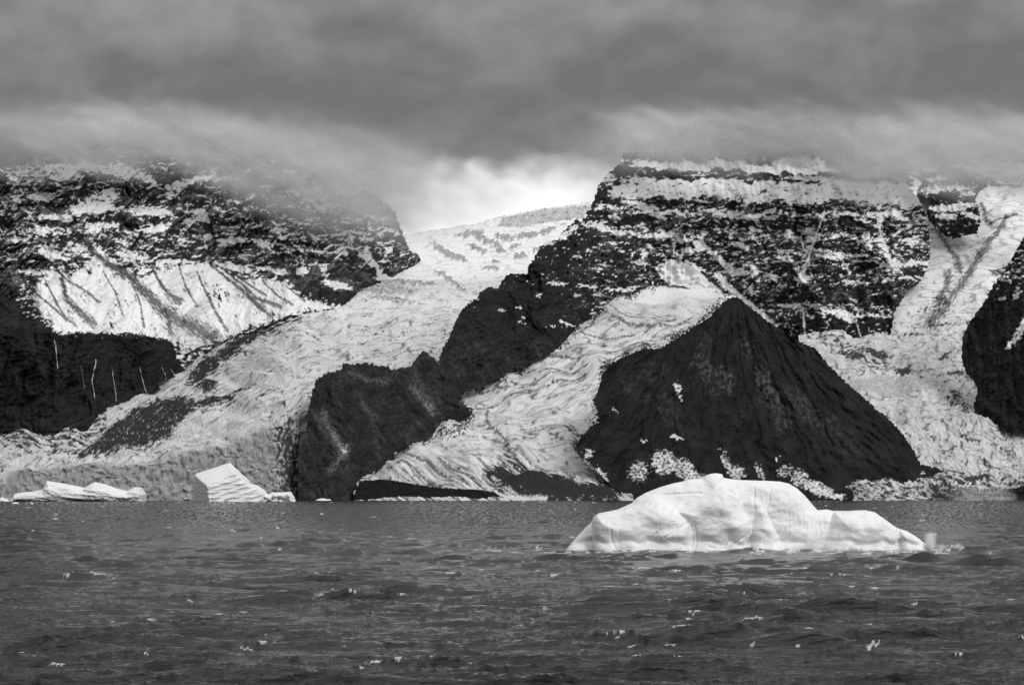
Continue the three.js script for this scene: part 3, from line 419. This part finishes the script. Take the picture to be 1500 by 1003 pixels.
land('hill', 'dark triangular scree hill on the shore between two glaciers', {
  poly: [[1075, 435], [1085, 437], [1100, 450], [1125, 470], [1165, 497], [1195, 510], [1215, 535], [1240, 560], [1270, 585], [1285, 600], [1300, 610], [1320, 632], [1340, 660], [1350, 680], [1375, 686], [1390, 692], [1396, 712], [1388, 737], [880, 737], [895, 712], [880, 696], [862, 676], [850, 670], [842, 655], [850, 640], [868, 622], [874, 600], [868, 585], [876, 574], [882, 548], [895, 532], [915, 522], [940, 511], [968, 510], [990, 497], [1015, 480], [1040, 464], [1062, 440]],
  step: 1.3, ystep: 1.15, jag: 1.3, jagSize: 6,
  depth: (x, y) => { const [s, t] = gullyH(x, y), w = 8 * n2(x / 50, y / 50); return 5340 + (733 - y) * 1.2 + 90 * s * s * t - 12 * ridged((1075 + s * 190 + w * .6) / 44, y / 300, 2) * smooth(0, .15, t) * smooth(1, .8, t) - 5.5 * ridged((1075 + s * 190) / 21, y / 34, 5); },
  tone: (x, y) => {
    const [s, t] = gullyH(x, y);
    let r = .02 * (1 + .3 * n2(x / 4, y / 4) + .25 * n2b(x / 1.9, y / 1.9) + .4 * fbm(x / 40, y / 40) + .35 * fbm((1075 + s * 190) / 12, y / 40));
    const pale = blobs([[1035, 545, 9, 34, .9, -22], [1062, 555, 11, 22, 1, -15], [1063, 562, 5, 8, 1], [1095, 508, 9, 16, .8, -20], [1125, 570, 14, 34, 1, -22], [1145, 610, 13, 22, .8, -10], [1025, 530, 18, 8, .7, -20], [980, 600, 14, 26, .4, -20], [1180, 600, 14, 40, .5, -35], [1035, 500, 14, 20, .35, 20], [930, 570, 30, 10, .35, 35], [955, 545, 20, 22, .35, 20], [1230, 640, 20, 40, .3, -40]])(x, y);
    r *= 1 + 3 * pale * smooth(-.35, .4, fbm(x / 10, y / 12) + .3 * n2(x / 3, y / 3));
    let p = blobs([[993, 568, 2.2, 9, 1, -14], [998, 583, 2, 4, 1], [992, 640, 9, 3.4, .75, 12], [900, 600, 4, 2.5, .9, 35], [945, 645, 4, 1.2, .8, 40], [972, 677, 18, 18, .56, 35], [1000, 685, 22, 12, .6, 30], [1012, 698, 26, 9, .6, 15], [935, 690, 14, 16, .5, 30], [1064, 676, 5, 20, .55, -20], [1080, 692, 14, 10, .55, 40], [1113, 690, 4, 14, .5, -25], [1172, 700, 12, 14, .52, -20], [1200, 716, 26, 9, .64, 22], [1150, 690, 10, 10, .45], [1225, 727, 14, 4, .75], [1290, 722, 26, 9, .72], [1330, 712, 22, 5, .8, -18], [1345, 706, 10, 3, .95, -20], [908, 727, 6, 2.5, .95, 25], [1138, 672, 2.5, 3, .9], [1350, 693, 5, 1.3, .8, -20], [862, 664, 6, 8, .6, 30], [880, 700, 8, 16, .7, -30], [872, 612, 3, 10, .55]])(x, y);
    return lerp(r, .74, p < .05 ? 0 : smooth(-.2, .22, p - .5 - .62 * rough4(x / 7, y / 5) - .12 * n2b(x / 1.8, y / 1.6)));
  },
});
land('hill_001', 'dark rounded rock hill beside the steep glacier with a snow streak down its flank', {
  poly: [[1560, 300], [1500, 345], [1492, 362], [1475, 392], [1460, 412], [1440, 446], [1420, 472], [1412, 490], [1409, 512], [1411, 535], [1418, 550], [1429, 561], [1433, 572], [1430, 582], [1426, 592], [1428, 604], [1445, 622], [1470, 632], [1560, 645]], step: 1.3, ystep: 1.15, jag: 1.5,
  depth: (x, y) => 5660 + (640 - y) * .9 + Math.max(0, 1520 - x) * 1.6 - 16 * ridged(x / 30, y / 90, 3) - 4 * fbm(x / 7, y / 7, 3),
  tone: (x, y) => snowOn(Math.max(.3 * smooth(450, 390, y) + .04 * smooth(560, 480, y), blobs([[1490, 494, 4, 22, 1, 38], [1478, 508, 6, 3, 1, -35], [1498, 478, 5, 12, 1, 25], [1470, 437, 6, 2.5, .9, -25], [1490, 430, 4, 12, .8, 20], [1478, 405, 14, 8, .5], [1495, 320, 6, 20, .5]])(x, y)), x, y, rockTone(x, y) * .85),
});
land('moraine', 'low black moraine bank along the water at the foot of the ridge', {
  poly: [[515, 737], [519, 720], [527, 704], [558, 702], [572, 703], [590, 706], [640, 714], [700, 717], [712, 718], [726, 722], [740, 730], [752, 737]], step: 1.3, jag: .6,
  depth: (x, y) => 5325 + (733 - y) * 1.5 - 5 * fbm(x / 14, y / 8), lift: (x, y) => .8 * n2(x / 3, y / 3),
  tone: (x, y) => { const s = lineDist([[521, 708], [516, 722], [512, 732]], x, y)[0]; return s < 3 ? .5 : .014 * (1 + .4 * n2(x / 3, y / 2.4) + .2 * n2b(x / 1.5, y / 1.5)); },
});

// ---------------------------------------------------------------- icebergs
// A solid block of ice: its outline, and how far its face swells towards the sea (photo pixels) at every point of it; the far side swells the other way.
function iceberg(name, label, { poly, d, front, backDepth, step, tone, group }) {
  const sd = polyDist(poly), xs = poly.map(p => p[0]), ys = poly.map(p => p[1]), x0 = Math.min(...xs) - 2, y0 = Math.min(...ys) - 2, nx = Math.ceil((Math.max(...xs) + 2 - x0) / step), ny = Math.ceil((Math.max(...ys) + 2 - y0) / step);
  const S = new Float32Array((nx + 1) * (ny + 1)), k0 = d / F, base = world((Math.min(...xs) + Math.max(...xs)) / 2, 0, d); base[1] = 0;
  for (let j = 0; j <= ny; j++) for (let i = 0; i <= nx; i++) S[j * (nx + 1) + i] = sd(x0 + i * step, y0 + j * step);
  const P = [], C = [], I = [], ids = [new Int32Array(S.length).fill(-1), new Int32Array(S.length).fill(-1)], lim = -.75 * step;
  const vert = (i, j, side) => {
    const k = j * (nx + 1) + i; let x = x0 + i * step, y = y0 + j * step, s = S[k], rim = false;
    if (s < step * .01) { const gx = sd(x + .2, y) - sd(x - .2, y), gy = sd(x, y + .2) - sd(x, y - .2), g = Math.hypot(gx, gy) || 1; x -= gx / g * s; y -= gy / g * s; s = 0; rim = true; }
    if (rim) side = 0;
    if (ids[side][k] < 0) {
      const swell = rim ? 0 : side ? -backDepth * Math.sqrt(clamp(s / 40)) : front(x, y, s), w = world(x, y, d), c = tone(x, y);
      ids[side][k] = P.length / 3; P.push(w[0] - base[0], w[1], w[2] + swell * k0 - base[2]); C.push(c, c, c);
    }
    return ids[side][k];
  };
  for (let j = 0; j < ny; j++) for (let i = 0; i < nx; i++) {
    const k = j * (nx + 1) + i;
    if (S[k] < lim || S[k + 1] < lim || S[k + nx + 1] < lim || S[k + nx + 2] < lim) continue;
    for (const side of [0, 1]) { const a = vert(i, j, side), b = vert(i + 1, j, side), c = vert(i, j + 1, side), e = vert(i + 1, j + 1, side); if (side) I.push(a, b, c, b, e, c); else I.push(a, c, b, b, c, e); }
  }
  const g = new THREE.BufferGeometry();
  g.setAttribute('position', new THREE.Float32BufferAttribute(P, 3)); g.setAttribute('color', new THREE.Float32BufferAttribute(C, 3)); g.setIndex(I); g.computeVertexNormals();
  const m = new THREE.Mesh(g, iceMaterial); m.name = name; m.position.set(...base); tag(m, label, 'iceberg', null, group); scene.add(m); triangles += I.length / 3;
  return m;
}
const iceMaterial = new THREE.MeshPhysicalMaterial({ vertexColors: true, roughness: .55, ior: 1.31, color: 0xffffff });
const swellOf = (poly, c, D, w) => { const f = polyDist(poly); return (x, y) => { const s = f(x, y); if (s < 0) return c - 60 + Math.max(-20, s) ; const q = 1 - clamp(s / w); return c + D * Math.sqrt(1 - q * q); }; };
const smax = (a, b, k) => { const h = clamp(.5 + .5 * (a - b) / k); return lerp(b, a, h) + k * h * (1 - h); };
{
  const B = 832;
  const lobes = [
    [swellOf([[868, B], [868, 762], [873, 754], [905, 748], [935, 738], [950, 731], [962, 729], [974, 736], [990, 748], [1003, 756], [1012, 766], [1017, 785], [1014, B]], 26, 30, 34), 2.5],
    [swellOf([[996, B], [1003, 775], [985, 748], [1010, 735], [1040, 719], [1055, 713], [1072, 715], [1083, 728], [1088, 750], [1097, 760], [1100, 774], [1092, 790], [1090, B]], 22, 30, 40), 4],
    [swellOf([[1094, B], [1098, 775], [1104, 747], [1112, 741], [1121, 745], [1128, 765], [1140, 786], [1150, B]], 22, 18, 16), 3],
    [swellOf([[1200, B], [1206, 785], [1221, 751], [1240, 748], [1270, 749], [1290, 757], [1312, 773], [1319, B]], 20, 28, 42), 5],
    [swellOf([[1312, B], [1312, 778], [1318, 774], [1340, 784], [1356, 798], [1362, B]], 22, 16, 16), 2],
    [swellOf([[900, B], [905, 770], [960, 742], [1005, 770], [1005, B]], 46, 14, 30), 8],
  ];
  const cracks = [[[947, 797], [953, 786], [959, 779]], [[970, 787], [990, 774], [1006, 764]], [[893, 775], [894, 790], [900, 803]], [[1062, 808], [1075, 794], [1094, 781]], [[1016, 770], [1019, 790], [1014, 806]], [[1087, 808], [1092, 796], [1098, 785]], [[1128, 712], [1124, 735], [1119, 752]], [[1104, 715], [1102, 735], [1103, 745]], [[1000, 742], [1040, 722], [1055, 712], [1075, 726]], [[1312, 775], [1317, 788], [1314, 800]], [[1035, 800], [1046, 802], [1060, 796]], [[950, 724], [985, 724], [1025, 722]]];
  const outline = [[827, B], [829, 806], [836, 796], [845, 786], [858, 772], [867, 764], [869, 757], [876, 752], [905, 746], [925, 737], [933, 729], [945, 722], [965, 714], [985, 708], [1000, 705], [1008, 702], [1029, 701], [1033, 697], [1040, 694], [1048, 693], [1058, 694], [1061, 700], [1085, 703], [1120, 704], [1142, 705], [1156, 708], [1168, 715], [1180, 726], [1190, 738], [1198, 747], [1212, 746], [1220, 748], [1240, 748], [1268, 747], [1282, 750], [1292, 757], [1304, 766], [1315, 773], [1330, 778], [1345, 788], [1356, 797], [1358, 806], [1364, B]];
  iceberg('iceberg', 'large white humpbacked iceberg with smooth lobes in open water', {
    poly: outline, d: 590, backDepth: 70, step: 1.0,
    front: (x, y, s) => {
      const q = 1 - clamp(s / 46); let z = 34 * Math.sqrt(1 - q * q) - 4;
      if (x < 872 && y > 758) z = Math.min(z, 20);
      for (const [f, k] of lobes) z = smax(z, f(x, y), k);
      for (const [cx, cy, rx, ry, q] of [[962, 752, 34, 20, 9], [1078, 766, 22, 16, 9], [915, 775, 24, 18, 5], [1255, 770, 34, 16, 6], [1048, 735, 24, 14, 5], [985, 785, 26, 10, 6], [1000, 790, 60, 6, -5]]) z += q * Math.exp(-(((x - cx) / rx) ** 2) - ((y - cy) / ry) ** 2);
      // melt flutes fanning down from the hump
      const fl = smooth(1125, 1150, x) * smooth(1222, 1200, x) * smooth(704, 716, y) * smooth(800, 770, y);
      if (fl > 0) z += .28 * fl * (.6 + .6 * n2(x / 20, y / 40)) * Math.sin((x + (y - 740) * .25 - 2.2 * Math.max(0, (y - 725)) * .12 + 2 * n2(x / 30, y / 30)) * .82) + .35 * fl * n2(x / 5, y / 26);
      const fl2 = smooth(1098, 1108, x) * smooth(1140, 1128, x) * smooth(706, 714, y) * smooth(755, 738, y); if (fl2 > 0) z += .5 * fl2 * n2(x / 4.5, y / 20);
      z += -(3.2 + 2.6 * n2(x / 50, 9)) * Math.exp(-(((y - 794 - 4 * n2(x / 40, 1)) / 4.5) ** 2)) * smooth(0, 12, s) + 2.5 * smooth(797, 806, y);
      z += 3 * n2(x / 50, y / 34) * smooth(0, 14, s) + .75 * n2b(x / 20, y / 13) * smooth(0, 8, s) + .1 * n2(x / 5, y / 4) + .16 * thin(x + y * .4, y - x * .25, 34, 15, .09) * -5;
      for (const c of cracks) { const [dd] = lineDist(c, x, y); if (dd < 3.5) z -= 2.1 * smooth(2.4, .2, dd); }
      return Math.max(z, .3) * clamp(s / 1.5, .15, 1);
    },
    tone: (x, y) => clamp(.87 + .03 * n2(x / 22, y / 15) + .02 * n2b(x / 4, y / 4) - .07 * smooth(.55, .8, ridged((x + y * .6) / 26, (y - x * .2) / 60, 2)), .6, .88),
  });
  const D2 = 4600;
  iceberg('iceberg_001', 'tilted blocky iceberg with striped face and a low tail before the ice front', {
    poly: [[281, 740], [282, 712], [284, 697], [286, 694], [310, 686], [337, 677], [341, 682], [352, 692], [365, 704], [367, 708], [377, 711], [388, 718], [392, 724], [399, 721], [412, 721], [426, 720], [431, 728], [435, 740]], d: D2, backDepth: 30, step: .5,
    front: (x, y, s) => {
      const left = (x - 281) * 1.9 + 1.2 * fbm(x / 5, y / 6, 3), edge = 711 - (x - 310) * .35 - (x > 330 ? (x - 330) * .1 : 0), top = y < edge ? 52 - (edge - y) * 1.9 - Math.max(0, x - 310) * .26 : 1e9;
      const v = y + (x - 310) * .32; let face = 52 - Math.abs(x - 312) * .26 + (y - 711) * .35 + 1.9 * Math.sin(v * .75 + 1.6 * n2(x / 30, y / 9)) + 1.2 * n2(x / 26, v / 3);
      if (x > 388) face = 18 + 8 * n2(x / 12, y / 9);
      let z = Math.min(left, top, face);
      for (const c of [[[310, 712], [316, 722], [315, 733]], [[330, 705], [335, 690], [348, 688]], [[300, 700], [312, 692], [318, 684]], [[345, 728], [350, 718], [352, 712]]]) { const [q] = lineDist(c, x, y); if (q < 2) z -= 1.2 * smooth(1.3, .1, q); }
      return Math.max(.4, z * smooth(-.5, 5, s));
    },
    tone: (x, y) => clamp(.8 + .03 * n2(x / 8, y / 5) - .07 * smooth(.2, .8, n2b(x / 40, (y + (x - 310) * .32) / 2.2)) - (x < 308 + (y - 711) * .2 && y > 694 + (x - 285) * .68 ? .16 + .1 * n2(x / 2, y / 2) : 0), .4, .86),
  });
  iceberg('iceberg_002', 'long low iceberg with wavy crest before the ice front', {
    poly: [[12, 740], [14, 732], [21, 723], [34, 721], [46, 720], [62, 717], [66, 708], [68, 704], [80, 706], [93, 708], [108, 711], [123, 714], [131, 709], [138, 706], [150, 708], [162, 712], [173, 716], [186, 719], [191, 716], [197, 713], [207, 714], [211, 719], [214, 723], [213, 740]], d: D2, backDepth: 30, step: .5,
    front: (x, y, s) => { const q = 1 - clamp(s / 16); let z = 26 * Math.sqrt(1 - q * q) + 2 * n2(x / 40, (y - x * .12) / 9) + .15 * Math.sin((y - x * .13) * .9) + 1.2 * fbm(x / 9, y / 5, 3); return Math.max(.3, z * smooth(-.5, 4, s)); },
    tone: (x, y) => clamp(.8 + .03 * n2(x / 10, y / 4) - (y > 724 && (Math.hypot((x - 45) / 20, (y - 732) / 7) < 1 || Math.hypot((x - 130) / 20, (y - 734) / 6) < 1) ? .22 + .1 * n2(x / 2, y / 2) : 0) - (x > 200 ? .1 + .1 * n2(x / 2, y / 2) : 0), .4, .86),
  });
  const bit = (name, label, x, w, h, base, dist) => iceberg(name, label, { poly: [[x - w / 2, base + 3], [x - w * .46, base - h * .3], [x - w * .25, base - h * .85], [x - w * .05, base - h], [x + w * .16, base - h * .7], [x + w * .4, base - h * .55], [x + w / 2, base + 3]], d: dist, backDepth: w * .4, step: Math.max(.25, w / 40), front: (a, b, s) => w * .35 * Math.sqrt(clamp(s / (h * .8 + .5))) + w * .03 * n2(a, b), tone: () => .8 });
  bit('ice_floe', 'small jagged ice lump at the end of the long low iceberg', 4, 20, 7, 735, 4550);
  bit('growler', 'tiny floating ice chunk in the water before the long low iceberg', 46, 5, 3, 738, 3420);
  bit('growler_001', 'low flat scrap of drifting ice just before the jagged ice lump', 22, 12, 1.6, 737, 3700);
  bit('stranded_ice', 'flat white slab of stranded ice at the foot of the dark ridge', 474, 26, 4, 733.5, 5290);
}

// ---------------------------------------------------------------- cloud and spray: swarms of fine flakes that scatter light, thick or thin like the real thing
const flakes = (seed, count, size, flat) => {
  const r = rng(seed), P = [], N = [], gauss = () => (r() + r() + r() + r() - 2) * 1.05, a = new THREE.Vector3(), b = new THREE.Vector3(), c = new THREE.Vector3(), q = new THREE.Quaternion();
  for (let i = 0; i < count; i++) {
    const x = gauss(), y = gauss() * flat, z = gauss(), s = size * (.6 + .8 * r());
    q.set(r() - .5, r() - .5, r() - .5, r() - .5).normalize();
    a.set(-s, -s * .58, 0).applyQuaternion(q); b.set(s, -s * .58, 0).applyQuaternion(q); c.set(0, s * 1.15, 0).applyQuaternion(q);
    for (const v of [a, b, c]) P.push(x + v.x, y + v.y, z + v.z);
  }
  const g = new THREE.BufferGeometry(); g.setAttribute('position', new THREE.Float32BufferAttribute(P, 3)); g.computeVertexNormals();
  return g;
};
const mist = new THREE.MeshPhysicalMaterial({ color: new THREE.Color().setRGB(.96, .96, .96), roughness: 1, transmission: .5, thickness: 0, specularIntensity: 0, side: THREE.DoubleSide });
{
  // the cloud bank is sliced through its depth into thin translucent layers, each with its own wisps, that follow the mountain fronts
  const lowEdge = table([[-80, 236], [0, 238], [60, 240], [150, 234], [235, 232], [290, 250], [340, 272], [400, 298], [460, 318], [530, 332], [600, 342], [650, 338], [690, 328], [730, 316], [780, 286], [840, 258], [900, 236], [960, 230], [1080, 234], [1130, 228], [1190, 232], [1230, 262], [1260, 270], [1330, 268], [1370, 264], [1440, 272], [1580, 268]]);
  const soft = table([[-80, 40], [200, 40], [300, 62], [420, 84], [560, 74], [650, 56], [720, 46], [850, 40], [930, 30], [1150, 34], [1230, 50], [1580, 46]]);
  const topFade = table([[-80, 104], [250, 104], [350, 140], [600, 150], [700, 120], [900, 90], [1200, 110], [1300, 135], [1580, 130]]);
  const amount = table([[-80, 1], [540, 1], [600, .62], [640, .34], [690, .24], [760, .18], [850, .2], [895, .35], [950, 1], [1580, 1]]);
  const at = [];
  for (let x = -120; x <= 1620; x += 60) { let d = 1e9; for (let dx = -40; dx <= 40; dx += 20) for (let y = 226; y <= lowEdge(x) + 30; y += 12) { const q = x + dx; d = Math.min(d, q < 600 ? depthMtnL(q, y) : q < 880 ? 6900 : q < 1345 ? depthWall(q, y) : 6800); } at.push([x, d]); }
  const face = soften(soften(table(at), 60), 60);
  const LAYERS = 8, cloud = new THREE.Group(), veil = new THREE.MeshPhysicalMaterial({ vertexColors: true, transparent: true, depthWrite: false, color: 0xffffff, roughness: 1, transmission: .5, thickness: 0, specularIntensity: 0, side: THREE.DoubleSide });
  cloud.name = 'cloud';
  for (let n = 0; n < LAYERS; n++) {
    const P = [], C = [], I = [], nx = 210, ny = 34;
    for (let i = 0; i <= nx; i++) for (let j = 0; j <= ny; j++) {
      const px = -90 + 1680 * i / nx, bottom = lowEdge(px) + 40, py = lerp(bottom, 130, j / ny), h = lowEdge(px) - py;
      const wisp = fbm(px / 110 + n * .13, py / 60 + n * .1, 3), own = n2(px / 45 + n * 9, py / 30 - n * 5);
      const tau = 5.4 * amount(px) * smooth(-34, soft(px) + 25, h + 16 * wisp + 8 * own) * clamp(.92 + .45 * wisp + .25 * own, .05, 2) * smooth(topFade(px) * 1.15, 0, h - 26 * wisp - 8 * own) * smooth(134, 204, py + 22 * wisp + 9 * own);
      P.push(...world(px, py, face(px) - 40 - n * 18 - 5 * own)); C.push(.8, .8, .8, 1 - Math.exp(-tau / LAYERS));
    }
    for (let i = 0; i < nx; i++) for (let j = 0; j < ny; j++) { const a = i * (ny + 1) + j, b = a + ny + 1; if (Math.max(C[a * 4 + 3], C[b * 4 + 3], C[a * 4 + 7], C[b * 4 + 7]) > .002) I.push(a, b, a + 1, a + 1, b, b + 1); }
    const g = new THREE.BufferGeometry(); g.setAttribute('position', new THREE.Float32BufferAttribute(P, 3)); g.setAttribute('color', new THREE.Float32BufferAttribute(C, 4)); g.setIndex(I); g.computeVertexNormals();
    const m = new THREE.Mesh(g, veil); m.name = 'cloud_layer'; m.receiveShadow = true; cloud.add(m); triangles += I.length / 3;
  }
  tag(cloud, 'low ragged cloud bank hiding the mountain tops', 'cloud', 'stuff'); scene.add(cloud);
}
{
  const r = rng(55), spots = [];
  for (let i = 0; i < 60; i++) { const t = r() ** 1.6; spots.push([1359 + 7 * t * r() + 4 * r(), 803 - 20 * t, 578 - 2 * r(), .45 + .45 * r()]); }
  for (let i = 0; i < 90; i++) { const t = r(); spots.push([1165 + 60 * t + 8 * r(), 806 - (22 * Math.sin(3.14 * t) ** 1.5) * r(), 579 - 3 * r(), .35 + .5 * r()]); }
  for (let i = 0; i < 16; i++) spots.push([1375 + 36 * r(), 802 - 4 * r(), 584, .3 + .3 * r()]);
  const g = flakes(12, 220, .075, .8), spray = new THREE.InstancedMesh(g, mist, spots.length), M = new THREE.Matrix4(), Q = new THREE.Quaternion();
  spots.forEach(([px, py, d, s], i) => { M.compose(new THREE.Vector3(...world(px, py, d)), Q.setFromEuler(new THREE.Euler(0, r() * 6, 0)), new THREE.Vector3(s, s, s)); spray.setMatrixAt(i, M); });
  spray.name = 'sea_spray'; tag(spray, 'white spray thrown up where swell breaks on the large iceberg', 'spray', 'stuff'); scene.add(spray);
}
console.log('triangles', triangles);
renderer.render(scene, camera);
